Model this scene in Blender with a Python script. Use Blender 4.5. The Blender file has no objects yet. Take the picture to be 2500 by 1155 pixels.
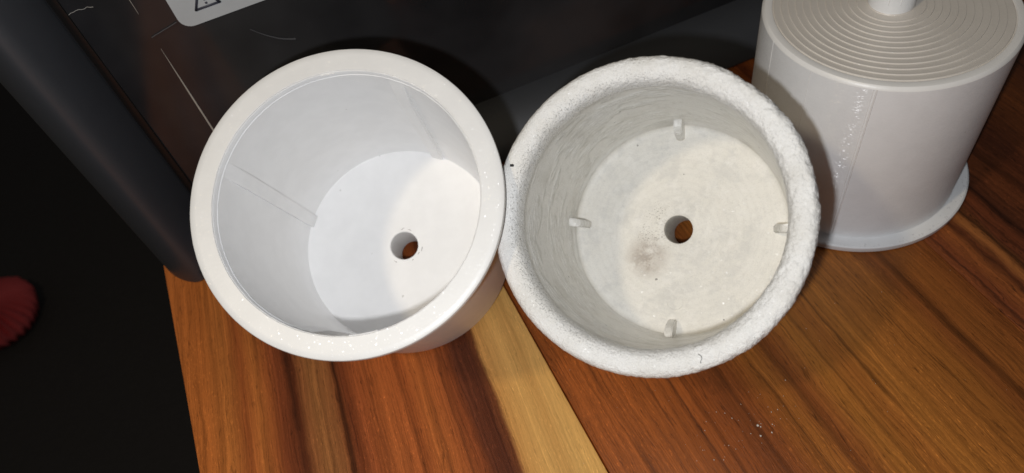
import bpy, bmesh, math, random
from mathutils import Vector, Matrix, noise

random.seed(7)
sc = bpy.context.scene
COL = sc.collection

# ------------------------------------------------------------------ camera, world, lamps, exposure
cam_d = bpy.data.cameras.new("camera")
cam = bpy.data.objects.new("camera", cam_d)
COL.objects.link(cam)
cam_d.sensor_width = 36.0
cam_d.lens = 36.0 * 1800.66 / 2500.0
cam_d.clip_start = 0.01
cam_d.clip_end = 50.0
R0 = Vector((0.9715476898, -0.1848737429, -0.1480431884))
R1 = Vector((-0.2368440128, -0.7583626693, -0.6072816278))
R2 = Vector((0.0, 0.6250662053, -0.7805717385))
cam.matrix_world = Matrix((
    (R0.x, -R1.x, -R2.x, 0.0),
    (R0.y, -R1.y, -R2.y, 0.0),
    (R0.z, -R1.z, -R2.z, 0.2486211),
    (0, 0, 0, 1)))
cam_d.dof.use_dof = True
cam_d.dof.focus_distance = 0.240
cam_d.dof.aperture_fstop = 14.0
sc.camera = cam

world = bpy.data.worlds.new("World")
sc.world = world
world.use_nodes = True
bg = world.node_tree.nodes["Background"]
bg.inputs[0].default_value = (0.95, 0.98, 1.0, 1)
bg.inputs[1].default_value = 0.038

def area_lamp(name, loc, target, size, power, color):
    d = bpy.data.lights.new(name, 'AREA')
    d.shape = 'DISK'
    d.size = size
    d.energy = power
    d.color = color
    o = bpy.data.objects.new(name, d)
    COL.objects.link(o)
    o.location = loc
    o.rotation_euler = (Vector(target) - Vector(loc)).to_track_quat('-Z', 'Y').to_euler()
    return o

# the phone's flash, 23 mm beside and below the lens
fl_d = bpy.data.lights.new("phone_flash", 'POINT')
fl_d.energy = 1.50
fl_d.color = (0.965, 0.98, 1.0)
fl_d.shadow_soft_size = 0.003
fl_o = bpy.data.objects.new("phone_flash", fl_d)
COL.objects.link(fl_o)
fl_o.location = (-0.0193, -0.0123, 0.2452)
# the warm lamp of the room, up to the left
el, az, dl = math.radians(57), math.radians(214), 0.8
area_lamp("room_lamp", (dl * math.cos(el) * math.cos(az) + 0.03, dl * math.cos(el) * math.sin(az) + 0.17, dl * math.sin(el)),
          (0.03, 0.17, 0.0), 0.045, 1.0, (1.0, 0.82, 0.56))

sc.view_settings.view_transform = 'Standard'
sc.view_settings.look = 'None'
sc.view_settings.gamma = 1.0
sc.view_settings.exposure = 0.0
sc.render.engine = 'CYCLES'
sc.cycles.max_bounces = 10
sc.cycles.diffuse_bounces = 6
sc.cycles.sample_clamp_indirect = 4.0

# ------------------------------------------------------------------ helpers
def srgb(r, g, b):
    f = lambda c: (c / 255 / 12.92) if c / 255 <= 0.04045 else ((c / 255 + 0.055) / 1.055) ** 2.4
    return (f(r), f(g), f(b), 1.0)

def empty(name, label, cat, loc=(0, 0, 0), group=None, mat=None):
    o = bpy.data.objects.new(name, None)
    COL.objects.link(o)
    o.empty_display_size = 0.01
    if mat is not None:
        o.matrix_world = mat
    else:
        o.location = loc
    o["label"] = label
    o["category"] = cat
    if group:
        o["group"] = group
    return o

def obj(name, bm, mat, parent=None, sharp=30, label=None, normals=True):
    me = bpy.data.meshes.new(name)
    if normals:
        bmesh.ops.recalc_face_normals(bm, faces=bm.faces[:])
    bm.to_mesh(me)
    bm.free()
    for p in me.polygons:
        p.use_smooth = True
    if sharp is not None:
        me.set_sharp_from_angle(angle=math.radians(sharp))
    me.materials.append(mat)
    o = bpy.data.objects.new(name, me)
    COL.objects.link(o)
    if parent is not None:
        o.parent = parent
    if label:
        o["label"] = label
    return o

def lathe(bm, prof, seg, closed=True, jitter=None):
    rings = []
    for (r, z) in prof:
        ring = []
        for k in range(seg):
            a = 2 * math.pi * k / seg
            rr, zz = r, z
            if jitter:
                rr, zz = jitter(r, z, a)
            ring.append(bm.verts.new((rr * math.cos(a), rr * math.sin(a), zz)))
        rings.append(ring)
    n = len(rings)
    for i in range(n if closed else n - 1):
        A, B = rings[i], rings[(i + 1) % n]
        for k in range(seg):
            bm.faces.new((A[k], A[(k + 1) % seg], B[(k + 1) % seg], B[k]))
    return rings

def box(bm, x0, x1, y0, y1, z0, z1, bev=0.0, seg=2):
    r = bmesh.ops.create_cube(bm, size=1.0)
    for v in r['verts']:
        v.co = Vector((x0 if v.co.x < 0 else x1, y0 if v.co.y < 0 else y1, z0 if v.co.z < 0 else z1))
    if bev > 0:
        es = {e for v in r['verts'] for e in v.link_edges}
        bmesh.ops.bevel(bm, geom=list(es), offset=bev, segments=seg, affect='EDGES', profile=0.5)

def tube(bm, pts, rad, seg=6):
    pts = [Vector(p) for p in pts]
    rings = []
    for i, p in enumerate(pts):
        t = (pts[min(i + 1, len(pts) - 1)] - pts[max(i - 1, 0)]).normalized()
        s = t.cross(Vector((0, 0, 1)))
        if s.length < 1e-4:
            s = t.cross(Vector((1, 0, 0)))
        s.normalize()
        u = s.cross(t)
        rr = rad if not callable(rad) else rad(i / (len(pts) - 1))
        rings.append([bm.verts.new(p + rr * (math.cos(2 * math.pi * k / seg) * s + math.sin(2 * math.pi * k / seg) * u)) for k in range(seg)])
    for a, b in zip(rings, rings[1:]):
        for k in range(seg):
            bm.faces.new((a[k], a[(k + 1) % seg], b[(k + 1) % seg], b[k]))
    bm.faces.new(rings[0][::-1])
    bm.faces.new(rings[-1])

class NT:
    """small node-tree writer"""
    def __init__(self, name):
        self.m = bpy.data.materials.new(name)
        self.m.use_nodes = True
        self.t = self.m.node_tree
        self.b = self.t.nodes["Principled BSDF"]
        self.co = self.t.nodes.new("ShaderNodeTexCoord").outputs["Object"]
    def new(self, kind, **kw):
        n = self.t.nodes.new(kind)
        for k, v in kw.items():
            setattr(n, k, v)
        return n
    def link(self, a, b):
        self.t.links.new(a, b)
    def put(self, sock, v):
        if hasattr(v, "is_output"):
            self.link(v, sock)
        else:
            sock.default_value = v
    def math(self, op, a, b=0.0, c=0.0, clamp=False):
        n = self.new("ShaderNodeMath", operation=op, use_clamp=clamp)
        for i, v in enumerate((a, b, c)):
            self.put(n.inputs[i], v)
        return n.outputs[0]
    def comb(self, x, y, z):
        n = self.new("ShaderNodeCombineXYZ")
        for i, v in enumerate((x, y, z)):
            self.put(n.inputs[i], v)
        return n.outputs[0]
    def scaled(self, s):
        n = self.new("ShaderNodeMapping")
        self.link(self.co, n.inputs[0])
        n.inputs["Scale"].default_value = s
        return n.outputs[0]
    def noise(self, vec, scale=1.0, detail=3.0, rough=0.55, dist=0.0):
        n = self.new("ShaderNodeTexNoise")
        self.link(vec, n.inputs["Vector"])
        n.inputs["Scale"].default_value = scale
        n.inputs["Detail"].default_value = detail
        n.inputs["Roughness"].default_value = rough
        n.inputs["Distortion"].default_value = dist
        return n.outputs["Fac"]
    def ramp(self, fac, stops, interp='LINEAR'):
        n = self.new("ShaderNodeValToRGB")
        n.color_ramp.interpolation = interp
        e = n.color_ramp.elements
        while len(e) > 1:
            e.remove(e[0])
        e[0].position, e[0].color = stops[0]
        for p, c in stops[1:]:
            x = e.new(p)
            x.color = c
        self.link(fac, n.inputs[0])
        return n.outputs["Color"]
    def step(self, fac, lo, hi):
        n = self.new("ShaderNodeMapRange", interpolation_type='SMOOTHSTEP')
        self.put(n.inputs[0], fac)
        n.inputs[1].default_value = lo
        n.inputs[2].default_value = hi
        return n.outputs[0]
    def mix(self, fac, a, b, mode='MIX'):
        n = self.new("ShaderNodeMix", data_type='RGBA', blend_type=mode)
        self.put(n.inputs[0], fac)
        self.put(n.inputs[6], a)
        self.put(n.inputs[7], b)
        return n.outputs[2]
    def bump(self, h, strength, dist, prev=None):
        n = self.new("ShaderNodeBump")
        n.inputs["Strength"].default_value = strength
        n.inputs["Distance"].default_value = dist
        self.link(h, n.inputs["Height"])
        if prev is not None:
            self.link(prev, n.inputs["Normal"])
        self.link(n.outputs[0], self.b.inputs["Normal"])
        return n.outputs[0]
    def set(self, **kw):
        for k, v in kw.items():
            self.put(self.b.inputs[k.replace("_", " ")], v)

G = lambda v: (v, v, v, 1)

# ------------------------------------------------------------------ materials
def wood(name, stops, streaks, drift, seed, line_amt=1.0, fig=1.0, gain=0.80, sap=0.0):
    """stops: (mm across the board, colour); streaks: (mm, half width, depth) dark lines running along the board"""
    w = NT(name)
    M = w.math
    sp = w.new("ShaderNodeSeparateXYZ")
    w.link(w.co, sp.inputs[0])
    u = M('MULTIPLY', sp.outputs[0], 1000.0)
    v = M('MULTIPLY', sp.outputs[1], 1000.0)
    zz = M('MULTIPLY', sp.outputs[2], 1000.0)
    def nz(uu, a, b, off, detail=3.0, rough=0.55):
        return w.noise(w.comb(M('MULTIPLY', uu, a), M('MULTIPLY', v, b), seed + off), 1.0, detail, rough)
    # grain wanders along the board
    uw = M('ADD', u, M('MULTIPLY', M('SUBTRACT', nz(u, 0.03, 0.012, 0.0), 0.5), 4.0 * fig))
    uw = M('ADD', uw, M('MULTIPLY', M('SUBTRACT', nz(u, 0.16, 0.045, 9.0, 4.0, 0.65), 0.5), 2.4 * fig))
    uw = M('ADD', uw, M('MULTIPLY', M('SUBTRACT', nz(u, 0.35, 0.045, 15.0, 4.0, 0.6), 0.5), 2.2 * fig))
    uw = M('SUBTRACT', uw, M('MULTIPLY', M('SUBTRACT', v, 125.0), drift))
    lo, hi = stops[0][0], stops[-1][0]
    fac = M('DIVIDE', M('SUBTRACT', uw, lo), hi - lo)
    col = w.ramp(fac, [((s_ - lo) / (hi - lo), c_) for s_, c_ in stops])
    uz = M('ADD', uw, M('MULTIPLY', zz, 0.35))
    def contrast(n, k):
        return M('MAXIMUM', M('ADD', 1.0, M('MULTIPLY', M('SUBTRACT', n, 0.5), k)), 0.25)
    f1 = contrast(nz(uz, 0.30, 0.006, 2.0, 5.0, 0.7), 1.05)
    b2 = nz(uz, 1.2, 0.010, 4.0, 4.0, 0.65)
    f2 = contrast(b2, 1.25)
    b3 = nz(uz, 3.4, 0.045, 21.0, 3.0, 0.6)
    f3 = contrast(b3, 0.9)
    # the named dark streaks, fading in and out along the board
    st = []
    for (c0, hw, dp) in streaks:
        for p_, val in ((c0 - 1.6 * hw, 1.0), (c0, dp), (c0 + 1.1 * hw, 1.0)):
            st.append(((p_ - lo) / (hi - lo), (val, val, val, 1)))
    stc = w.new("ShaderNodeSeparateColor")
    w.link(w.ramp(fac, st), stc.inputs[0])
    fade = w.step(nz(u, 0.06, 0.016, 30.0, 2.0), 0.30, 0.50)
    f4 = M('SUBTRACT', 1.0, M('MULTIPLY', M('SUBTRACT', 1.0, stc.outputs[0]), fade))
    # thin late-wood lines: contour lines of a stretched field
    l1 = nz(uz, 0.13, 0.0035, 6.0, 2.5, 0.5)
    saw = M('ABSOLUTE', M('SUBTRACT', M('FRACT', M('MULTIPLY', l1, 15.0)), 0.5))
    gate = w.step(nz(uz, 0.22, 0.018, 8.0, 2.0), 0.40, 0.58)
    f5 = M('SUBTRACT', 1.0, M('MULTIPLY', M('MULTIPLY', M('SUBTRACT', 1.0, w.step(saw, 0.0, 0.075)), gate), 0.48 * line_amt))
    # pores, and fibre sheen painted as paler flecks
    po = nz(uz, 3.4, 0.16, 0.0, 2.0, 0.55)
    f6 = M('SUBTRACT', 1.0, M('MULTIPLY', w.step(po, 0.60, 0.70), 0.45))
    fi = nz(uz, 3.0, 0.42, 3.0, 3.0, 0.65)
    fz = w.step(nz(u, 0.035, 0.02, 40.0, 2.0), 0.38, 0.62)
    f7 = M('ADD', 1.0, M('MULTIPLY', M('MULTIPLY', w.step(fi, 0.56, 0.72), M('ADD', 0.25, fz)), 0.60))
    f = M('MULTIPLY', M('MULTIPLY', M('MULTIPLY', f1, f2), M('MULTIPLY', f3, f4)), M('MULTIPLY', M('MULTIPLY', f5, f6), M('MULTIPLY', f7, gain)))
    sapw = M('MULTIPLY', w.step(uw, 10.5, 13.5), sap)
    f = M('ADD', M('MULTIPLY', f, M('SUBTRACT', 1.0, M('MULTIPLY', sapw, 0.5))), M('MULTIPLY', sapw, 0.5 * gain))
    w.set(Base_Color=w.mix(1.0, col, w.comb(f, f, f), 'MULTIPLY'), Roughness=M('ADD', 0.30, M('MULTIPLY', b2, 0.22)))
    w.b.inputs["Specular IOR Level"].default_value = 0.36
    h = M('ADD', M('MULTIPLY', fi, 0.7), M('ADD', M('MULTIPLY', po, -0.9), M('MULTIPLY', b3, 0.6)))
    w.bump(h, 0.35, 0.00020)
    return w.m

OR = srgb
wood_a = wood("teak_board_with_pale_sapwood", [
    (-112, OR(196, 112, 52)), (-97, OR(200, 114, 52)), (-88, OR(204, 122, 58)), (-82, OR(165, 88, 42)), (-77, OR(194, 114, 54)),
    (-72, OR(172, 94, 46)), (-69, OR(140, 72, 38)), (-65, OR(130, 66, 36)), (-61.5, OR(110, 56, 30)), (-59.5, OR(150, 90, 50)), (-55, OR(164, 106, 58)),
    (-48.5, OR(158, 98, 54)), (-46, OR(130, 70, 36)), (-43, OR(124, 62, 32)), (-38, OR(170, 90, 46)), (-30, OR(186, 102, 50)),
    (-20, OR(172, 92, 44)), (-15, OR(188, 106, 50)), (-8, OR(176, 96, 46)), (-2, OR(150, 78, 40)), (1, OR(104, 54, 32)),
    (7, OR(92, 47, 29)), (9.8, OR(118, 66, 37)), (11.8, OR(216, 158, 88)), (15, OR(228, 172, 98)), (20, OR(240, 186, 108)), (25, OR(228, 174, 100)), (29, OR(240, 188, 110)), (40, OR(234, 182, 104))],
    [(-93, 0.8, 0.72), (-74.5, 0.9, 0.6), (-63.2, 1.6, 0.34), (-51.5, 0.5, 0.7), (-45.6, 1.1, 0.25), (-33.5, 0.6, 0.66), (-21.5, 0.7, 0.45), (-12.5, 0.6, 0.5), (-5.5, 0.6, 0.5), (13.6, 0.5, 0.72)],
    0.085, 3.1, 0.8, 0.8, 0.92, 1.0)
wood_b = wood("teak_board_brown", [
    (30, OR(146, 78, 32)), (38, OR(156, 84, 34)), (58, OR(158, 86, 34)), (66, OR(154, 83, 32)), (76, OR(147, 78, 31)),
    (82, OR(128, 68, 29)), (90, OR(137, 74, 31)), (96, OR(158, 92, 37)), (101, OR(168, 102, 42)), (108, OR(140, 78, 34)), (112, OR(156, 92, 40)), (118, OR(178, 112, 46)), (127, OR(166, 100, 42)),
    (135, OR(178, 112, 47)), (145, OR(172, 106, 45)), (158, OR(168, 102, 43)), (164, OR(144, 82, 37)), (174, OR(156, 92, 40)), (188, OR(150, 84, 38))],
    [(47.2, 1.1, 0.42), (56.5, 0.5, 0.6), (68.8, 0.9, 0.45), (73.5, 0.5, 0.6), (86, 0.7, 0.65), (98.5, 0.5, 0.65), (106, 1.2, 0.55), (121, 0.6, 0.65), (131.5, 0.9, 0.45), (167.5, 1.7, 0.42)],
    0.0, 11.7, 1.0, 1.0, 0.93)
wood_c = wood("teak_board_knotty", [
    (180, OR(150, 84, 40)), (190, OR(124, 64, 33)), (196, OR(150, 84, 40)), (200, OR(110, 58, 30)), (204, OR(166, 102, 52)), (209, OR(100, 52, 29)),
    (214, OR(116, 60, 33)), (222, OR(80, 42, 24)), (230, OR(116, 62, 33)), (246, OR(90, 46, 26)), (270, OR(140, 76, 36)), (300, OR(106, 56, 30))],
    [(189, 0.8, 0.5), (199, 1.2, 0.35), (207, 1.3, 0.3), (212, 0.6, 0.5), (220, 1.6, 0.3), (226, 0.8, 0.5), (236, 1.2, 0.4)],
    0.0, 23.3, 1.4, 1.8, 0.85)

def facets(w, scale, tilt):
    """tiny randomly tilted facets in the clear coat: the glitter of printed plastic"""
    vo = w.new("ShaderNodeTexVoronoi")
    w.link(w.co, vo.inputs["Vector"])
    vo.inputs["Scale"].default_value = scale
    a = w.new("ShaderNodeVectorMath", operation='SUBTRACT')
    w.link(vo.outputs["Color"], a.inputs[0])
    a.inputs[1].default_value = (0.5, 0.5, 0.5)
    b = w.new("ShaderNodeVectorMath", operation='SCALE')
    w.link(a.outputs[0], b.inputs[0])
    b.inputs["Scale"].default_value = tilt
    g = w.new("ShaderNodeNewGeometry")
    c = w.new("ShaderNodeVectorMath", operation='ADD')
    w.link(g.outputs["Normal"], c.inputs[0])
    w.link(b.outputs[0], c.inputs[1])
    d = w.new("ShaderNodeVectorMath", operation='NORMALIZE')
    w.link(c.outputs[0], d.inputs[0])
    w.link(d.outputs[0], w.b.inputs["Coat Normal"])

def pla(name, col, rough, ring_bump=True, sparkle=0.3, aniso=0.0):
    w = NT(name)
    n1 = w.noise(w.scaled((120, 120, 120)), 1.0, 3.0)
    c = w.mix(w.step(n1, 0.3, 0.7), col, tuple(x * 0.96 for x in col[:3]) + (1,))
    sk = w.noise(w.scaled((900, 900, 900)), 1.0, 2.0)
    # scattered grey specks
    c = w.mix(w.math('MULTIPLY', w.step(w.noise(w.scaled((420, 420, 420)), 1.0, 1.0), 0.80, 0.84), 0.35), c, (0.25, 0.23, 0.2, 1))
    w.set(Base_Color=c, Roughness=rough)
    w.b.inputs["Specular IOR Level"].default_value = 0.5
    if aniso:
        w.b.inputs["Anisotropic"].default_value = aniso
        tg = w.new("ShaderNodeTangent", direction_type='RADIAL', axis='Z')
        w.link(tg.outputs[0], w.b.inputs["Tangent"])
        w.b.inputs["Anisotropic Rotation"].default_value = 0.25
    h = w.noise(w.scaled((1500, 1500, 1500)), 1.0, 2.0, 0.6)
    nb = w.bump(h, min(sparkle, 0.3), 0.00010)
    if sparkle > 0.4:
        w.b.inputs["Coat Weight"].default_value = 0.11
        w.b.inputs["Coat Roughness"].default_value = 0.16
        facets(w, 3400.0, 0.70)
    if ring_bump:
        wv = w.new("ShaderNodeTexWave", wave_type='BANDS', bands_direction='Z', wave_profile='SIN')
        w.link(w.scaled((1, 1, 1)), wv.inputs[0])
        wv.inputs["Scale"].default_value = 900.0
        wv.inputs["Distortion"].default_value = 0.0
        w.bump(wv.outputs["Fac"], 0.10, 0.00004, nb)
    return w.m

WHITE = (0.91, 0.91, 0.915, 1)
def layer_glints(m_):
    """stacked print layers: each thin layer tips the clear coat up or down"""
    t = m_.node_tree
    b = t.nodes["Principled BSDF"]
    mp = t.nodes.new("ShaderNodeMapping")
    t.links.new(t.nodes["Texture Coordinate"].outputs["Object"], mp.inputs[0])
    mp.inputs["Scale"].default_value = (1600, 1600, 6000)
    vo = t.nodes.new("ShaderNodeTexVoronoi")
    vo.inputs["Scale"].default_value = 1.0
    t.links.new(mp.outputs[0], vo.inputs["Vector"])
    sx = t.nodes.new("ShaderNodeSeparateColor")
    t.links.new(vo.outputs["Color"], sx.inputs[0])
    mz = t.nodes.new("ShaderNodeMath"); mz.operation = 'MULTIPLY_ADD'
    t.links.new(sx.outputs[0], mz.inputs[0]); mz.inputs[1].default_value = 2.6; mz.inputs[2].default_value = -1.3
    cv = t.nodes.new("ShaderNodeCombineXYZ")
    t.links.new(mz.outputs[0], cv.inputs[2])
    g = t.nodes.new("ShaderNodeNewGeometry")
    ad = t.nodes.new("ShaderNodeVectorMath"); ad.operation = 'ADD'
    t.links.new(g.outputs["Normal"], ad.inputs[0]); t.links.new(cv.outputs[0], ad.inputs[1])
    nm = t.nodes.new("ShaderNodeVectorMath"); nm.operation = 'NORMALIZE'
    t.links.new(ad.outputs[0], nm.inputs[0])
    t.links.new(nm.outputs[0], b.inputs["Coat Normal"])
    b.inputs["Coat Weight"].default_value = 0.22
    b.inputs["Coat Roughness"].default_value = 0.17
    return m_
pla_wall = layer_glints(pla("white_print_plastic_wall", (0.92, 0.925, 0.935, 1), 0.50, False, 0.08, 0.0))
pla_rim = pla("white_print_plastic_top", (0.85, 0.84, 0.825, 1), 0.40, False, 1.0)
pla_cup = pla("white_print_plastic_cup", WHITE, 0.42, True, 0.12)
pla_step = pla("white_print_plastic_steps", (0.72, 0.675, 0.62, 1), 0.40, False, 1.0)
pla_ring = pla("white_print_plastic_ring", (0.90, 0.885, 0.865, 1), 0.36, False, 0.3)
pla_seam = pla("white_print_plastic_seam", (0.88, 0.87, 0.86, 1), 0.2, False, 0.9)

# old moulded cup: chalky, pitted, stained
w = NT("chalky_worn_plastic")
sp = w.new("ShaderNodeSeparateXYZ")
w.link(w.co, sp.inputs[0])
X, Y, Z = sp.outputs
rad = w.math('SQRT', w.math('ADD', w.math('MULTIPLY', X, X), w.math('MULTIPLY', Y, Y)))
n_big = w.noise(w.scaled((70, 70, 70)), 1.0, 4.0, 0.6)
n_mid = w.noise(w.scaled((260, 260, 260)), 1.0, 4.0, 0.65)
n_fine = w.noise(w.scaled((1900, 1900, 1300)), 1.0, 3.0, 0.65)
c = w.mix(w.step(n_big, 0.35, 0.68), (0.90, 0.895, 0.88, 1), (0.81, 0.795, 0.76, 1))
# smoother, greyer inside wall between floor and lip
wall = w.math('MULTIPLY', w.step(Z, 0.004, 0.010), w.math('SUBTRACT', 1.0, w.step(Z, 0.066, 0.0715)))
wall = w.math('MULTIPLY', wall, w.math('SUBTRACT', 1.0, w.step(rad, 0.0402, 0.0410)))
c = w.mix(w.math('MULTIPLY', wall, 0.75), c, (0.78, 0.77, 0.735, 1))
# scuffs on the wall: pale horizontal dashes
sc_n = w.noise(w.comb(w.math('MULTIPLY', w.math('ARCTAN2', Y, X), 11.0), w.math('MULTIPLY', Z, 900.0), 3.0), 1.0, 3.0, 0.6)
sc_g = w.step(w.noise(w.scaled((60, 60, 90)), 1.0, 2.0), 0.45, 0.58)
c = w.mix(w.math('MULTIPLY', w.math('MULTIPLY', w.step(sc_n, 0.55, 0.62), sc_g), w.math('MULTIPLY', wall, 0.95)), c, (0.97, 0.965, 0.95, 1))
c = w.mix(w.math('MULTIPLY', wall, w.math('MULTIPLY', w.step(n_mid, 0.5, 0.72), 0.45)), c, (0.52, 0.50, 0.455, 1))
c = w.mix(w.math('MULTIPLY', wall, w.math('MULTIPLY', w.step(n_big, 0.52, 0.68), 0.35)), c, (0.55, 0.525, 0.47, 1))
# creamy floor with one yellowish side
floor_m = w.math('MULTIPLY', w.math('SUBTRACT', 1.0, w.step(Z, 0.0045, 0.0065)), w.step(Z, 0.0005, 0.002))
c = w.mix(w.math('MULTIPLY', floor_m, 0.65), c, (0.82, 0.795, 0.73, 1))
c = w.mix(w.math('MULTIPLY', w.math('MULTIPLY', floor_m, w.step(n_mid, 0.45, 0.7)), 0.35), c, (0.86, 0.82, 0.75, 1))
def blot(cx, cy, r0, r1, warp=0.006):
    dx = w.math('SUBTRACT', X, cx)
    dy = w.math('SUBTRACT', Y, cy)
    d = w.math('SQRT', w.math('ADD', w.math('MULTIPLY', dx, dx), w.math('MULTIPLY', dy, dy)))
    d = w.math('ADD', d, w.math('MULTIPLY', w.math('SUBTRACT', n_mid, 0.5), warp * 2.5))
    return w.math('SUBTRACT', 1.0, w.step(d, r0, r1))
st = w.math('MULTIPLY', blot(-0.0090, -0.0125, 0.0030, 0.0105), floor_m)
c = w.mix(w.math('MULTIPLY', st, w.math('ADD', 0.30, w.math('MULTIPLY', w.step(n_mid, 0.42, 0.62), 0.50))), c, (0.25, 0.165, 0.105, 1))
st2 = w.math('MULTIPLY', w.math('MAXIMUM', blot(-0.0085, 0.0035, 0.0005, 0.0060), blot(-0.0085, -0.0050, 0.002, 0.0070)), floor_m)
c = w.mix(w.math('MULTIPLY', st2, w.math('MULTIPLY', w.step(n_fine, 0.52, 0.66), 0.7)), c, (0.16, 0.135, 0.11, 1))
# grey grit caught in the pits, thickest on the inner edge of the lip
lipin = w.math('MULTIPLY', w.step(Z, 0.066, 0.070), w.math('SUBTRACT', 1.0, w.step(rad, 0.0392, 0.0412)))
grit = w.step(w.noise(w.scaled((2100, 2100, 1500)), 1.0, 2.0, 0.6), 0.53, 0.66)
side = w.step(w.math('MULTIPLY', X, -1.0), -0.020, 0.034)
grit_amt = w.math('ADD', 0.08, w.math('MULTIPLY', lipin, w.math('ADD', 0.12, w.math('MULTIPLY', side, 0.30))))
c = w.mix(w.math('MULTIPLY', grit, grit_amt), c, (0.16, 0.15, 0.13, 1))
# few dark dots
rings = w.math('SINE', w.math('ADD', w.math('MULTIPLY', rad, 2400.0), w.math('MULTIPLY', n_mid, 5.0)))
c = w.mix(w.math('MULTIPLY', floor_m, w.math('MULTIPLY', w.step(rings, -0.2, 1.0), 0.10)), c, (0.60, 0.585, 0.55, 1))
n_blot = w.noise(w.scaled((130, 130, 130)), 1.0, 5.0, 0.7)
c = w.mix(w.math('MULTIPLY', floor_m, w.math('MULTIPLY', w.step(n_blot, 0.46, 0.66), 0.42)), c, (0.60, 0.60, 0.59, 1))
c = w.mix(w.math('MULTIPLY', floor_m, w.math('MULTIPLY', w.step(w.noise(w.scaled((170, 170, 170)), 1.0, 5.0, 0.7), 0.52, 0.66), 0.40)), c, (0.93, 0.91, 0.87, 1))
c = w.mix(w.math('MULTIPLY', floor_m, w.math('MULTIPLY', w.step(n_fine, 0.58, 0.70), 0.14)), c, (0.35, 0.33, 0.29, 1))
dots = w.step(w.noise(w.scaled((420, 420, 420)), 1.0, 0.5), 0.83, 0.85)
c = w.mix(w.math('MULTIPLY', dots, 0.7), c, (0.10, 0.09, 0.075, 1))
w.set(Base_Color=c, Roughness=w.math('ADD', 0.52, w.math('MULTIPLY', wall, -0.2)))
w.b.inputs["Specular IOR Level"].default_value = 0.45
facets(w, 2200.0, 0.9)
w.b.inputs['Coat Weight'].default_value = 0.07
w.b.inputs['Coat Roughness'].default_value = 0.16
rough_zone = w.math('SUBTRACT', 1.0, w.math('MULTIPLY', w.math('ADD', wall, floor_m), 0.75))
hh = w.math('MULTIPLY', w.math('ADD', n_fine, w.math('MULTIPLY', n_mid, 1.3)), rough_zone)
hh = w.math('ADD', hh, w.math('MULTIPLY', w.math('MULTIPLY', wall, sc_g), w.math('MULTIPLY', sc_n, 2.2)))
w.bump(hh, 1.0, 0.00042)
worn = w.m

def simple(name, col, rough, spec=0.5, bump=None, metal=0.0, coat=0.0):
    w = NT(name)
    n = w.noise(w.scaled((90, 90, 90)), 1.0, 4.0, 0.6)
    c = w.mix(n, tuple(x * 0.88 for x in col[:3]) + (1,), tuple(x * 1.1 for x in col[:3]) + (1,))
    w.set(Base_Color=c, Roughness=rough, Metallic=metal)
    w.b.inputs["Specular IOR Level"].default_value = spec
    w.b.inputs["Coat Weight"].default_value = coat
    if bump:
        w.bump(w.noise(w.scaled((bump[0],) * 3), 1.0, 3.0, 0.6), bump[1], bump[2])
    return w.m

# glossy black panel with a thin film of dust and wiping smears
w = NT("glossy_black_panel")
d1 = w.noise(w.scaled((9, 9, 9)), 1.0, 4.0, 0.6)
d2 = w.noise(w.scaled((900, 900, 900)), 1.0, 2.0, 0.5)
c = w.mix(w.step(d1, 0.35, 0.75), (0.015, 0.0147, 0.0158, 1), (0.042, 0.041, 0.0435, 1))
c = w.mix(w.math('MULTIPLY', w.step(d2, 0.70, 0.78), 0.25), c, (0.10, 0.10, 0.10, 1))
w.set(Base_Color=c, Roughness=w.math('ADD', 0.04, w.math('MULTIPLY', d1, 0.13)))
w.b.inputs["Specular IOR Level"].default_value = 0.6
gloss = w.m

matte = simple("matte_dark_plastic", (0.034, 0.037, 0.044, 1), 0.50, 1.0, (1400, 0.25, 0.0001))
black_trim = simple("black_trim", (0.008, 0.008, 0.008, 1), 0.35, 0.5)
seam_glint_m = simple("pale_seam_glint", (0.50, 0.45, 0.39, 1), 0.45, 0.5)  # seam highlight put into a pale base colour
sticker_m = simple("grey_white_label", (0.52, 0.53, 0.54, 1), 0.45, 0.5)
ink = simple("dark_ink", (0.06, 0.062, 0.085, 1), 0.5)
carpet = simple("dark_floor_covering", (0.05, 0.045, 0.043, 1), 0.9, 0.2, (160, 0.6, 0.004))
red_m = simple("red_pleated_cloth", (0.62, 0.10, 0.105, 1), 0.8, 0.2, (120, 0.5, 0.002))
pink_m = simple("pale_pink_button", (0.62, 0.26, 0.22, 1), 0.5)
lint_m = simple("pale_lint", (0.55, 0.52, 0.47, 1), 0.7)
lint_and_reflection = simple("grey_lint_and_reflection", (0.075, 0.074, 0.079, 1), 0.8)  # grey for the real fibre and for the painted reflection line
dark_hair = simple("dark_hair", (0.05, 0.045, 0.04, 1), 0.5)
crumb_m = simple("white_plastic_crumb", (0.75, 0.70, 0.62, 1), 0.5)
chip_m = simple("black_chip", (0.012, 0.012, 0.012, 1), 0.6)

# ------------------------------------------------------------------ floor
bm = bmesh.new()
for v in ((-6, -4, 0), (6, -4, 0), (6, 6, 0), (-6, 6, 0)):
    bm.verts.new((v[0], v[1], -0.50))
bm.faces.new(bm.verts)
o = obj("floor", bm, carpet, sharp=None)
o["kind"] = "structure"

# ------------------------------------------------------------------ wooden table
table = empty("wooden_table", "brown teak-like wooden table top with a pale sapwood streak under the white cups", "table")
table.rotation_euler = (0, 0, math.radians(13.7576))
for (u0, u1, m) in ((-99.5, 33.85, wood_a), (34.1, 186.0, wood_b), (186.2, 320.0, wood_c), (320.2, 470.0, wood_b)):
    bm = bmesh.new()
    box(bm, u0 / 1000, u1 / 1000, -0.35, 0.75, -0.028, 0.0, 0.0005 if u0 > -99 else 0.0012, 2)
    obj("plank", bm, m, table, 40)

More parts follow.
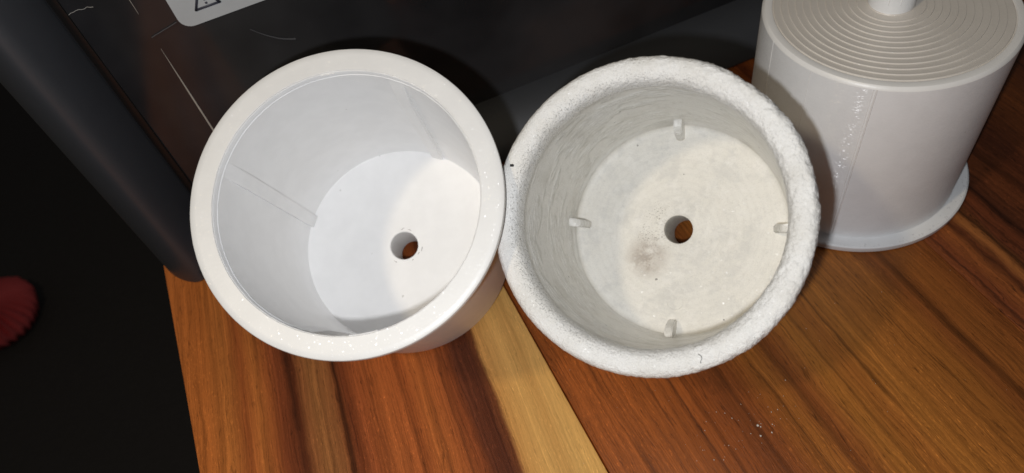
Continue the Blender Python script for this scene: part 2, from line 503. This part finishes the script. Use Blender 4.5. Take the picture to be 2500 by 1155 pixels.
# ------------------------------------------------------------------ black appliance at the back of the table
psi = math.radians(12.2)
B0 = Vector((-0.13136, 0.24, 0))
hx = Vector((math.cos(psi), math.sin(psi), 0))
ny = Vector((-math.sin(psi), math.cos(psi), 0))           # away from the camera
appl = empty("black_appliance", "black appliance with glossy recessed front panel and rounded matte frame standing behind the cups", "appliance",
             mat=Matrix(((hx.x, ny.x, 0, B0.x), (hx.y, ny.y, 0, B0.y), (0, 0, 1, 0), (0, 0, 0, 1))))
ZT, WR = 0.300, 0.460
# local frame: x along the front, y into the box, z up; panel plane y = 0
bm = bmesh.new()
box(bm, 0.0, WR, 0.0, 0.006, 0.012, ZT - 0.012, 0.0)
obj("glossy_panel", bm, gloss, appl)
# matte left column, plan profile extruded upwards
plan = [(0.0, -0.0005), (-0.0005, -0.0025), (-0.003, -0.0095), (-0.006, -0.0155), (-0.0095, -0.0200), (-0.0135, -0.0216), (-0.018, -0.0192),
        (-0.0225, -0.0145), (-0.026, -0.0085), (-0.0285, -0.001), (-0.031, 0.010), (-0.032, 0.030), (-0.032, 0.30), (0.0, 0.30)]
def smooth_plan(pl, n=4):
    out = []
    body = pl[:-2]
    for i in range(len(body) - 1):
        p0, p1, p2, p3 = [Vector(body[max(0, min(len(body) - 1, i + k))] ) for k in (-1, 0, 1, 2)]
        for k in range(n):
            t = k / n
            q = 0.5 * (2 * p1 + (p2 - p0) * t + (2 * p0 - 5 * p1 + 4 * p2 - p3) * t * t + (3 * p1 - p0 - 3 * p2 + p3) * t ** 3)
            out.append((q.x, q.y))
    return out + [body[-1]] + pl[-2:]
plan = smooth_plan(plan)
def extrude_plan(bm, plan, z0, z1):
    lo = [bm.verts.new((x, y, z0)) for x, y in plan]
    hi = [bm.verts.new((x, y, z1)) for x, y in plan]
    n = len(plan)
    for i in range(n):
        bm.faces.new((lo[i], lo[(i + 1) % n], hi[(i + 1) % n], hi[i]))
    bm.faces.new(lo[::-1])
    bm.faces.new(hi)
bm = bmesh.new()
extrude_plan(bm, plan, 0.0004, ZT)
bmesh.ops.triangulate(bm, faces=[f for f in bm.faces if len(f.verts) > 4])
obj("side_column", bm, matte, appl, 50)
bm = bmesh.new()
extrude_plan(bm, [(WR - x, y) for x, y in plan], 0.0004, ZT)
bmesh.ops.triangulate(bm, faces=[f for f in bm.faces if len(f.verts) > 4])
obj("side_column", bm, matte, appl, 50)
# matte plinth, profile in (y, z) extruded along x
prof = [(0.006, 0.0172), (-0.0005, 0.0172), (-0.004, 0.0168), (-0.010, 0.0150), (-0.016, 0.0115), (-0.0205, 0.0070), (-0.0246, 0.0022), (-0.0252, 0.0006), (0.006, 0.0006)]
bm = bmesh.new()
a = [bm.verts.new((-0.010, y, z)) for y, z in prof]
b = [bm.verts.new((WR + 0.010, y, z)) for y, z in prof]
for i in range(len(prof)):
    bm.faces.new((a[i], a[(i + 1) % len(prof)], b[(i + 1) % len(prof)], b[i]))
obj("plinth", bm, matte, appl, 35)
bm = bmesh.new()
box(bm, 0.001, WR - 0.001, 0.0075, 0.30, 0.001, ZT - 0.001)
obj("casing", bm, matte, appl)
bm = bmesh.new()
box(bm, 0.001, WR - 0.001, -0.006, 0.0055, ZT - 0.0115, ZT - 0.0005, 0.001)
obj("top_rail", bm, matte, appl)
# black gasket along the left edge of the panel
bm = bmesh.new()
box(bm, 0.0004, 0.0034, -0.0012, -0.0002, 0.018, ZT - 0.013, 0.0004)
obj("gasket", bm, black_trim, appl)
# upright seam in two runs, the edge glint painted as pale colour
for z0, z1 in ((0.040, 0.0985), (0.1135, 0.2600)):
    bm = bmesh.new()
    n = max(2, int((z1 - z0) / 0.0012))
    pts = []
    for i in range(n + 1):
        t = i / n
        pts.append((0.0232, -0.00005, z0 + (z1 - z0) * t))
    tube(bm, pts, lambda t: 0.00034 * min(1, 3.5 * t + 0.15, 2.2 * (1 - t) + 0.12), 6)
    obj("seam_glint", bm, seam_glint_m, appl, 60)

# sticker with a warning triangle
def rounded_sheet(bm, x0, x1, z0, z1, r, y0, y1, n=6):
    pts = []
    for cx, cz, a0 in ((x1 - r, z0 + r, -90), (x1 - r, z1 - r, 0), (x0 + r, z1 - r, 90), (x0 + r, z0 + r, 180)):
        for k in range(n + 1):
            t = math.radians(a0 + 90 * k / n)
            pts.append((cx + r * math.cos(t), cz + r * math.sin(t)))
    A = [bm.verts.new((x, y0, z)) for x, z in pts]
    Bq = [bm.verts.new((x, y1, z)) for x, z in pts]
    m = len(pts)
    for i in range(m):
        bm.faces.new((A[i], A[(i + 1) % m], Bq[(i + 1) % m], Bq[i]))
    bm.faces.new(A)
    bm.faces.new(Bq[::-1])
bm = bmesh.new()
rounded_sheet(bm, 0.0338, 0.0980, 0.1026, 0.1330, 0.0045, -0.0004, -0.00005)
sticker = obj("warning_sticker", bm, sticker_m, appl, 30)
def strokes(bm, segs, wd, y0=-0.00055, y1=-0.00041):
    for (xa, za), (xb, zb) in segs:
        d = Vector((xb - xa, 0, zb - za))
        l = d.length
        d.normalize()
        p = Vector((-d.z, 0, d.x)) * wd / 2
        s = Vector((xa, 0, za)) - d * wd * 0.4
        e = Vector((xb, 0, zb)) + d * wd * 0.4
        q = [s + p, s - p, e - p, e + p]
        A = [bm.verts.new((v.x, y0, v.z)) for v in q]
        Bq = [bm.verts.new((v.x, y1, v.z)) for v in q]
        for i in range(4):
            bm.faces.new((A[i], A[(i + 1) % 4], Bq[(i + 1) % 4], Bq[i]))
        bm.faces.new(A)
        bm.faces.new(Bq[::-1])
bm = bmesh.new()
strokes(bm, [((0.0412, 0.1080), (0.0500, 0.1080)), ((0.0500, 0.1080), (0.0456, 0.1158)), ((0.0456, 0.1158), (0.0412, 0.1080))], 0.0009)
strokes(bm, [((0.0456, 0.1132), (0.0456, 0.1108)), ((0.0456, 0.1094), (0.0456, 0.1093))], 0.0008, -0.00060, -0.00046)
obj("warning_triangle", bm, ink, sticker, None)

# lint on the panel, plus one reflection line shaped as a strand
def lint(name, label, pts, rad, mat, group=None):
    bm = bmesh.new()
    tube(bm, pts, rad, 5)
    me_o = obj(name, bm, mat, None, 60)
    # origin at the first point
    org = me_o.data.vertices[0].co.copy()
    me_o.data.transform(Matrix.Translation(-org))
    me_o.location = org
    me_o["label"] = label
    me_o["category"] = "lint"
    if group:
        me_o["group"] = group
    return me_o
P = lambda x, z, y=-0.0004: B0 + hx * x + ny * y + Vector((0, 0, z))
def wiggle(p0, p1, n, amp, bow=0.0, seed=1):
    rnd = random.Random(seed)
    out = []
    for i in range(n + 1):
        t = i / n
        out.append(P(p0[0] + (p1[0] - p0[0]) * t, p0[1] + (p1[1] - p0[1]) * t + amp * (rnd.random() - 0.5) + bow * 4 * t * (1 - t)))
    return out
lint("lint_thread", "thin pale wavy thread stuck high at the left edge of the black panel", wiggle((0.0035, 0.1218), (0.0118, 0.1216), 9, 0.0006, 0.0005, 3), 0.00008, lint_m)
lint("lint_fibre", "faint curved grey fibre on the black panel below the sticker", wiggle((0.0551, 0.0937), (0.0690, 0.0832), 10, 0.0001, -0.0016, 5), lambda t: 0.00013 + 0.00022 * t, lint_and_reflection)
lint("reflection_streak", "faint straight reflection line, shaped as a grey strand, just left of the sticker corner", wiggle((0.0227, 0.1040), (0.0330, 0.1062), 6, 0.0001, 0, 8), 0.00016, lint_and_reflection)  # panel reflection built as a thin grey strand

# ------------------------------------------------------------------ printed cups
def pose(bottom, n, u, v):
    return Matrix(((u[0], v[0], n[0], bottom[0]), (u[1], v[1], n[1], bottom[1]), (u[2], v[2], n[2], bottom[2]), (0, 0, 0, 1)))
nL, uL, vL = (-0.022154, -0.4673799, 0.883779), (0.9988785, -0.0473473, 0.0), (0.0418445, 0.8827878, 0.4679046)
nR, uR, vR = (-0.3206776, -0.4890583, 0.8111645), (0.8362572, -0.5483374, 0.0), (0.4447918, 0.6783422, 0.584818)

def step_profile(rb, rp, top):
    """underside: raised outer ring, groove, then shallow steps climbing to the post (outwards = -z)"""
    pr = [(rb, 0.0010), (rb - 0.0004, 0.0002), (rb - 0.0009, 0.0)]
    pr += [(rb - 0.0032, 0.0), (rb - 0.00345, 0.0005), (rb - 0.0038, 0.0005)]
    n = 12
    r0, r1 = rb - 0.0039, rp + 0.0012
    z = 0.00035
    for i in range(n):
        ra = r0 + (r1 - r0) * i / n
        rb_ = r0 + (r1 - r0) * (i + 1) / n
        pr += [(ra, z), (ra - 0.00012, z - 0.00040), (rb_ + 0.0001, z - 0.00018)]
        z -= 0.00018
    pr += [(rp + 0.0003, z), (rp, z - 0.0004)]
    return pr

def cup_bodies(parent, h, rb, Ro, Ri, rw, rh, rp, p, t, seg=200, wall=None, outside=None, floor_flat=False):
    rnd = random.Random(5)
    # shell: outer wall, inner wall and floor
    flange = 0.0031
    outer = [(Ro - 0.0006, h - flange), (rb + 0.0009, h - flange), (rb + 0.0002, h - flange - 0.0004), (rb, h - flange - 0.0012), (rb, h * 0.66), (rb, h * 0.33), (rb, 0.0014)]
    step = step_profile(rb, rp, 0)
    inner = [(rh, -p), (rh, t - 0.0003), (rh + 0.0003, t), (rw * 0.5, t), (rw - 0.0007, t), (rw - 0.0002, t + 0.0002), (rw, t + 0.0007),
             (rw, h * 0.33), (rw, h * 0.66), (rw, h - 0.0031)]
    # body wall (outside)
    bm = bmesh.new()
    lathe(bm, outer, seg, False)
    obj("outer_wall", bm, outside, parent, 30)
    bm = bmesh.new()
    lathe(bm, [(rw, h - 0.0031)][::-1] + inner[3:][::-1][1:] + [inner[2], inner[1], inner[0]], seg, False)
    obj("inner_wall_and_floor", bm, wall, parent, 30)
    # rim flange
    def jit(r, z, a):
        return r + (0.00008 * noise.noise(Vector((math.cos(a) * 30, math.sin(a) * 30, r * 900))) if r < Ri + 0.0004 else 0.00003 * noise.noise(Vector((math.cos(a) * 40, math.sin(a) * 40, 7)))), z
    bm = bmesh.new()
    lathe(bm, [(rw, h - 0.0031), (rw + 0.00020, h - 0.0029), (Ri - 0.00025, h - 0.00085), (Ri - 0.00010, h - 0.00050)], seg, False, jit)
    obj("inner_chamfer", bm, wall, parent, 40)
    rim = [(Ri - 0.00010, h - 0.00050), (Ri + 0.00004, h - 0.00055), (Ri + 0.00006, h - 0.00015), (Ri + 0.0002, h), (Ri + 0.0018, h), (Ro - 0.0022, h), (Ro - 0.0007, h), (Ro - 0.0002, h - 0.0003), (Ro, h - 0.0009), (Ro, h - flange + 0.0004),
           (Ro - 0.0006, h - flange)]
    bm = bmesh.new()
    lathe(bm, rim, seg, False, jit)
    obj("rim_flange", bm, pla_rim if not floor_flat else outside, parent, 40)
    # stepped underside
    bm = bmesh.new()
    lathe(bm, [(rb, 0.0014), (rb - 0.0003, 0.0007), (rb - 0.0010, 0.00015), (rb - 0.0029, -0.00005), (rb - 0.0033, 0.0001), (rb - 0.00345, 0.0005)], seg, False)
    obj("base_ring", bm, pla_ring, parent, 30)
    bm = bmesh.new()
    lathe(bm, step[4:], seg, False)
    obj("stepped_base", bm, pla_step, parent, 25)
    zp = step[-1][1]
    bm = bmesh.new()
    lathe(bm, [(rp, zp), (rp, -p + 0.0004), (rp - 0.0004, -p), (rh, -p)], 96, False)
    obj("post", bm, outside, parent, 30)

# left cup, leaning on its post and the edge of its base
cupL = empty("white_printed_cup", "smooth clean white printed cup with a flat wide rim, left of the worn cup", "cup",
             mat=pose((-0.0425567, 0.1908888, 0.0198564), nL, uL, vL), group=None)
hL, rbL = 0.08575, 0.0424
cup_bodies(cupL, hL, rbL, 0.0465, 0.0396, 0.0392, 0.00556, 0.0075, 0.0184, 0.00355, 220, pla_cup, pla_cup)
for k in range(4):
    a0 = math.radians((153.5, 59.5, -28.5, -118)[k])
    bm = bmesh.new()
    half = math.radians(3.5)
    n = 6
    r_o, r_i = 0.0394, 0.0381
    rows = []
    z0, z1 = 0.0030, hL - 0.0036
    for z in (z0, z0 + 0.018, z0 + 0.045, z1 - 0.014, z1 - 0.008, z1 - 0.003, z1):
        ri = r_i - 0.0003 + 0.0014 * max(0.0, (z - z1 + 0.014) / 0.014) ** 1.3
        ring = []
        for i in range(n + 1):
            t = a0 - half + 2 * half * i / n
            rr = ri + (0.00015 if i in (0, n) else 0)
            ring.append(bm.verts.new((rr * math.cos(t), rr * math.sin(t), z)))
        for i in range(n, -1, -1):
            t = a0 - half + 2 * half * i / n
            ring.append(bm.verts.new((r_o * math.cos(t), r_o * math.sin(t), z)))
        rows.append(ring)
    m = len(rows[0])
    for A, Bq in zip(rows, rows[1:]):
        for i in range(m):
            bm.faces.new((A[i], A[(i + 1) % m], Bq[(i + 1) % m], Bq[i]))
    bm.faces.new(rows[0][::-1])
    bm.faces.new(rows[-1])
    obj("rib", bm, pla_cup, cupL, 25)
# tiny dashes of the print round the hole
bm = bmesh.new()
rnd = random.Random(4)
for k in range(9):
    a = rnd.random() * 6.28
    r = 0.0066 + rnd.random() * 0.0009
    da = 0.06 + rnd.random() * 0.16
    tube(bm, [(r * math.cos(a + da * i / 4), r * math.sin(a + da * i / 4), 0.00358) for i in range(5)], 0.00009, 4)
dash = obj("print_mark", bm, simple("grey_mark", (0.28, 0.26, 0.25, 1), 0.6), cupL, None)
# loose strands of plastic on the rim
bm = bmesh.new()
tube(bm, [(0.0394 * math.cos(math.radians(-97 + 2 * i)), 0.0394 * math.sin(math.radians(-97 + 2 * i)), hL + 0.0003 - 0.0004 * (i % 3)) for i in range(7)], 0.00016, 5)
obj("plastic_strand", bm, pla_seam, cupL, 60)
bm = bmesh.new()
tube(bm, [(0.0390 * math.cos(math.radians(86 + 1.5 * i)), 0.0390 * math.sin(math.radians(86 + 1.5 * i)), hL - 0.0004 + 0.0003 * (i % 2)) for i in range(5)], 0.0002, 5)
obj("plastic_strand", bm, pla_seam, cupL, 60)

# upturned cup at right
cupC = empty("upturned_printed_cup", "white printed cup upside down on its rim with concentric stepped base and post, far right", "cup",
             mat=Matrix.Translation((0.144906, 0.19441, 0.0795)) @ Matrix.Rotation(math.pi, 4, 'X'))
cup_bodies(cupC, 0.0793, 0.0418, 0.0469, 0.0392, 0.0388, 0.0050, 0.0074, 0.0330, 0.0035, 220, pla_cup, pla_wall, True)
for az_d, wd, pr in ((-122.1, 0.00042, 0.00026), (-123.4, 0.00020, 0.00009), (-177.6, 0.00025, 0.00010), (-151.4, 0.00020, 0.00005)):
    bm = bmesh.new()
    a = -math.radians(az_d)                     # the cup is flipped about x
    rnd = random.Random(int(abs(az_d) * 10))
    rows = []
    nz = 90
    for i in range(nz + 1):
        z = 0.0012 + (0.0745 - 0.0012) * i / nz
        pp = pr * (0.6 + 0.8 * rnd.random())
        rows.append([bm.verts.new((r * math.cos(a + da), r * math.sin(a + da), z)) for r, da in
                     ((0.0416, -wd / 0.0418), (0.0418 + pp, -wd * 0.4 / 0.0418), (0.0418 + pp, wd * 0.4 / 0.0418), (0.0416, wd / 0.0418))])
    for A, Bq in zip(rows, rows[1:]):
        for i in range(3):
            bm.faces.new((A[i], A[i + 1], Bq[i + 1], Bq[i]))
    obj("print_seam", bm, pla_seam, cupC, 50)
for da in (0.15, -0.35):
    bm = bmesh.new()
    a = math.radians(122) + da
    tube(bm, [(0.00742 * math.cos(a), 0.00742 * math.sin(a), -0.0055 - 0.027 * i / 8) for i in range(9)], 0.00013, 5)
    obj("post_seam", bm, pla_seam, cupC, 60)

# ------------------------------------------------------------------ old worn cup
cupR = empty("worn_white_cup", "old chalky white moulded cup with thick eroded rim and stained floor, in the middle", "cup",
             mat=pose((0.0617466, 0.1632171, 0.0246883), nR, uR, vR))
hR, rbR, tR, rhR, rpR = 0.0782, 0.0422, 0.0035, 0.00526, 0.0075
pR = (rbR - rpR) * math.tan(0.62466)
lip = [(0.0424, 0.0650, 0.5), (0.0426, 0.0675, 0.7), (0.0433, 0.0695, 0.9), (0.0442, 0.0712, 1), (0.0448, 0.0728, 1), (0.04505, 0.0743, 1), (0.0450, 0.0756, 1), (0.0447, 0.0766, 1), (0.0442, 0.0773, 1),
       (0.0435, 0.0778, 1), (0.0426, 0.0780, 1), (0.0416, 0.0780, 1), (0.0406, 0.0778, 1), (0.0396, 0.0774, 1), (0.0388, 0.0768, 1), (0.0382, 0.0760, 1), (0.0378, 0.0750, 1),
       (0.0376, 0.0738, 0.9), (0.0375, 0.0724, 0.8), (0.0375, 0.0708, 0.6), (0.0378, 0.0690, 0.4)]
full = [(0.0424, z, 0.35) for z in (0.006, 0.02, 0.035, 0.05)] + lip
full += [(0.0381 + (0.0391 - 0.0381) * k / 8, 0.0675 - k * 0.0070, 0.22) for k in range(9)]
full += [(0.0391, 0.0085, 0.1), (0.0390, 0.0065, 0.1), (0.0388, 0.0051, 0.1), (0.0383, 0.0042, 0.1), (0.0374, 0.0037, 0.1), (0.0360, tR, 0.1), (0.0330, tR, 0.1),
         (0.0275, tR, 0.08), (0.0245, tR + 0.00022, 0.08), (0.0200, tR + 0.0003, 0.08), (0.0140, tR + 0.0004, 0.08), (0.0095, tR + 0.00045, 0.08), (0.0088, tR + 0.0007, 0.08), (rhR + 0.0008, tR + 0.0007, 0.05), (rhR, tR + 0.0002, 0.03)]
# densify
dense = []
for (a, b) in zip(full, full[1:]):
    L = math.hypot(a[0] - b[0], a[1] - b[1])
    n = max(1, int(round(L / (0.00036 if min(a[2], b[2]) >= 0.3 and a[1] > 0.06 else 0.0016))))
    for i in range(n):
        t = i / n
        dense.append(tuple(a[j] + (b[j] - a[j]) * t for j in range(3)))
dense.append(full[-1])
SEG = 800
bm = bmesh.new()
rings = lathe(bm, [(r, z) for r, z, _ in dense], SEG, False)
bm.normal_update()
bmesh.ops.recalc_face_normals(bm, faces=bm.faces[:])
bm.normal_update()
nrm = [[v.normal.copy() for v in ring] for ring in rings]
for (r, z, amp), ring, ns in zip(dense, rings, nrm):
    if amp < 0.02:
        continue
    for v, nn in zip(ring, ns):
        c = v.co
        d = 0.00026 * noise.noise(c * 70) + 0.00015 * noise.noise(c * 300) + 0.00027 * noise.noise(c * 700 + Vector((5, 1, 2))) + 0.00017 * noise.noise(c * 1300)
        s = noise.noise(c * 420 + Vector((9, 4, 1)))
        if s > 0.30:
            d -= 0.0005 * (s - 0.30)
        az_k = 0.62 + 0.38 * max(-1.0, min(1.0, (c.x + 0.35 * c.y) / 0.030)) if z > 0.05 else 1.0
        v.co = c + nn * d * amp * az_k
obj("body", bm, worn, cupR, 60)
bm = bmesh.new()
lathe(bm, [(0.0424, 0.0062), (0.0422, 0.0012), (0.0414, 0.0), (0.0300, -0.0004), (rpR + 0.0005, -0.0006), (rpR, -0.0012), (rpR, -pR + 0.0004), (rpR - 0.0004, -pR), (rhR, -pR), (rhR, 0.0), (rhR, tR + 0.0002)], 160, False)
obj("base_and_post", bm, worn, cupR, 40)
for k in range(4):
    a = math.radians(11 + 90 * k + (1.5, 0.5, -2.0, -1.5)[k])
    bm = bmesh.new()
    # profile in (r, z): inner edge rounded over at the top
    pr = [(0.0396, 0.0030), (0.0332, 0.0030), (0.0334, 0.0075), (0.0342, 0.0110), (0.0354, 0.0132), (0.0366, 0.0141), (0.0396, 0.0143)]
    e = Vector((math.cos(a), math.sin(a), 0))
    s = Vector((-math.sin(a), math.cos(a), 0))
    A = [bm.verts.new(e * r + s * 0.0014 + Vector((0, 0, z))) for r, z in pr]
    Bq = [bm.verts.new(e * r - s * 0.0014 + Vector((0, 0, z))) for r, z in pr]
    m = len(pr)
    for i in range(m):
        bm.faces.new((A[i], A[(i + 1) % m], Bq[(i + 1) % m], Bq[i]))
    bm.faces.new(A)
    bm.faces.new(Bq[::-1])
    bmesh.ops.recalc_face_normals(bm, faces=bm.faces[:])
    bmesh.ops.bevel(bm, geom=[ed for ed in bm.edges if len(ed.link_faces) == 2 and ed.calc_face_angle(0) > 1.2], offset=0.0004, segments=2, affect='EDGES')
    for q in bm.verts:
        q.co += Vector((noise.noise(q.co * 500), noise.noise(q.co * 500 + Vector((3, 3, 3))), noise.noise(q.co * 420 + Vector((7, 1, 3))))) * 0.0004
    obj("tab", bm, worn, cupR, 40)
bm = bmesh.new()
cx, cy = 0.0268 * math.cos(math.radians(-79.8)), 0.0268 * math.sin(math.radians(-79.8))
ring = []
for k in range(48):
    t = 2 * math.pi * k / 48
    ring.append([bm.verts.new((cx + (0.0029 + dr) * math.cos(t), cy + (0.0029 + dr) * math.sin(t), tR + dz)) for dr, dz in ((-0.00022, -0.0001), (0.0, 0.00028), (0.00022, -0.0001))])
for k in range(48):
    A, Bq = ring[k], ring[(k + 1) % 48]
    for i in range(2):
        bm.faces.new((A[i], A[i + 1], Bq[i + 1], Bq[i]))
obj("moulding_ring", bm, worn, cupR, None)
# black chip of paint on the lip
bm = bmesh.new()
a = math.radians(171.5)
ce = Vector((0.0417 * math.cos(a), 0.0417 * math.sin(a), 0.0784))
pts = [(-0.9, 0.35), (-0.45, 0.15), (0.1, 0.5), (0.85, 0.3), (0.7, -0.35), (0.1, -0.45), (-0.6, -0.5)]
A = [bm.verts.new(ce + Vector((x * 0.0007, y * 0.0009, 0))) for x, y in pts]
Bq = [bm.verts.new(ce + Vector((x * 0.0007, y * 0.0009, -0.0008))) for x, y in pts]
for i in range(len(pts)):
    bm.faces.new((A[i], A[(i + 1) % len(pts)], Bq[(i + 1) % len(pts)], Bq[i]))
bm.faces.new(A)
obj("black_chip", bm, chip_m, cupR, None)

# hair on the near rim of the worn cup
MR = cupR.matrix_world
hp = []
for i in range(9):
    t = i / 8
    x = 0.0226 + 0.0018 * t + 0.0005 * math.sin(t * 5)
    y = -0.0336 - 0.0014 * t + 0.0004 * math.sin(t * 4 + 1)
    hp.append(MR @ Vector((x, y, 0.0784 - 0.0002 * abs(t - 0.5))))
o = lint("hair", "tiny dark curled hair on the near rim of the worn cup", hp, 0.00007, dark_hair)
o["category"] = "hair"

# ------------------------------------------------------------------ crumbs on the wood
TM = Matrix.Rotation(math.radians(13.7576), 4, 'Z')
def crumbs(name, spots, label):
    bm = bmesh.new()
    for (u, v, s) in spots:
        r = bmesh.ops.create_icosphere(bm, subdivisions=1, radius=s)
        for q in r['verts']:
            q.co += Vector((random.uniform(-1, 1), random.uniform(-1, 1), random.uniform(-1, 1))) * s * 0.45
            q.co = Vector((q.co.x, q.co.y * 1.3, q.co.z * 0.6)) + Vector((u, v, s * 0.5))
    bmesh.ops.transform(bm, matrix=TM, verts=bm.verts[:])
    o = obj(name, bm, crumb_m, None, None)
    o["label"] = label
    o["category"] = "crumbs"
    o["kind"] = "stuff"
rnd = random.Random(12)
sp_ = [(0.0866, 0.0747, 0.00042), (0.0871, 0.0738, 0.0003), (0.0853, 0.0712, 0.00034), (0.0892, 0.0705, 0.00025)]
for k in range(46):
    sp_.append((rnd.gauss(0.080, 0.010), rnd.gauss(0.0745, 0.006), rnd.uniform(0.00005, 0.00018)))
for k in range(60):
    sp_.append((rnd.uniform(-0.02, 0.19), rnd.uniform(0.045, 0.13), rnd.uniform(0.00004, 0.00011)))
crumbs("crumbs", sp_, "white plastic crumbs and dust scattered on the brown wood in front of the worn cup")

# ------------------------------------------------------------------ red pleated thing on the floor
red = empty("red_pompom", "dark red pleated round pompom with pinkish button lying on the dark floor at left edge", "pompom", (-0.690, 0.659, -0.50))
bm = bmesh.new()
NP = 30
rows = []
for j in range(15):
    t = j / 14
    ring = []
    for k in range(NP * 4):
        a = 2 * math.pi * k / (NP * 4)
        ridge = 0.5 + 0.5 * math.cos(a * NP + 0.6 * math.sin(3 * a))
        rr = 0.0535 * math.sin(t * math.pi / 2 * 1.25) / 1.0
        rr *= 1 + 0.10 * (ridge - 0.5) * t + 0.04 * noise.noise(Vector((math.cos(a) * 4, math.sin(a) * 4, t * 3)))
        zz = 0.027 * math.cos(t * math.pi / 2 * 1.25) + 0.016 + 0.013 * ridge * min(1, t * 2.5)
        if t < 0.25:
            zz -= 0.010 * (1 - t / 0.25) ** 2
        ring.append(bm.verts.new((max(rr, 0.0025) * math.cos(a), max(rr, 0.0025) * math.sin(a), max(zz, 0.001))))
    rows.append(ring)
for A, Bq in zip(rows, rows[1:]):
    n = len(A)
    for k in range(n):
        bm.faces.new((A[k], A[(k + 1) % n], Bq[(k + 1) % n], Bq[k]))
bm.faces.new(rows[0])
bm.faces.new(rows[-1][::-1])
obj("pleats", bm, red_m, red, 60)
bm = bmesh.new()
bmesh.ops.create_uvsphere(bm, u_segments=24, v_segments=12, radius=0.0095)
for v in bm.verts:
    v.co.z = v.co.z * 0.5 + 0.038
obj("button", bm, pink_m, red, None)
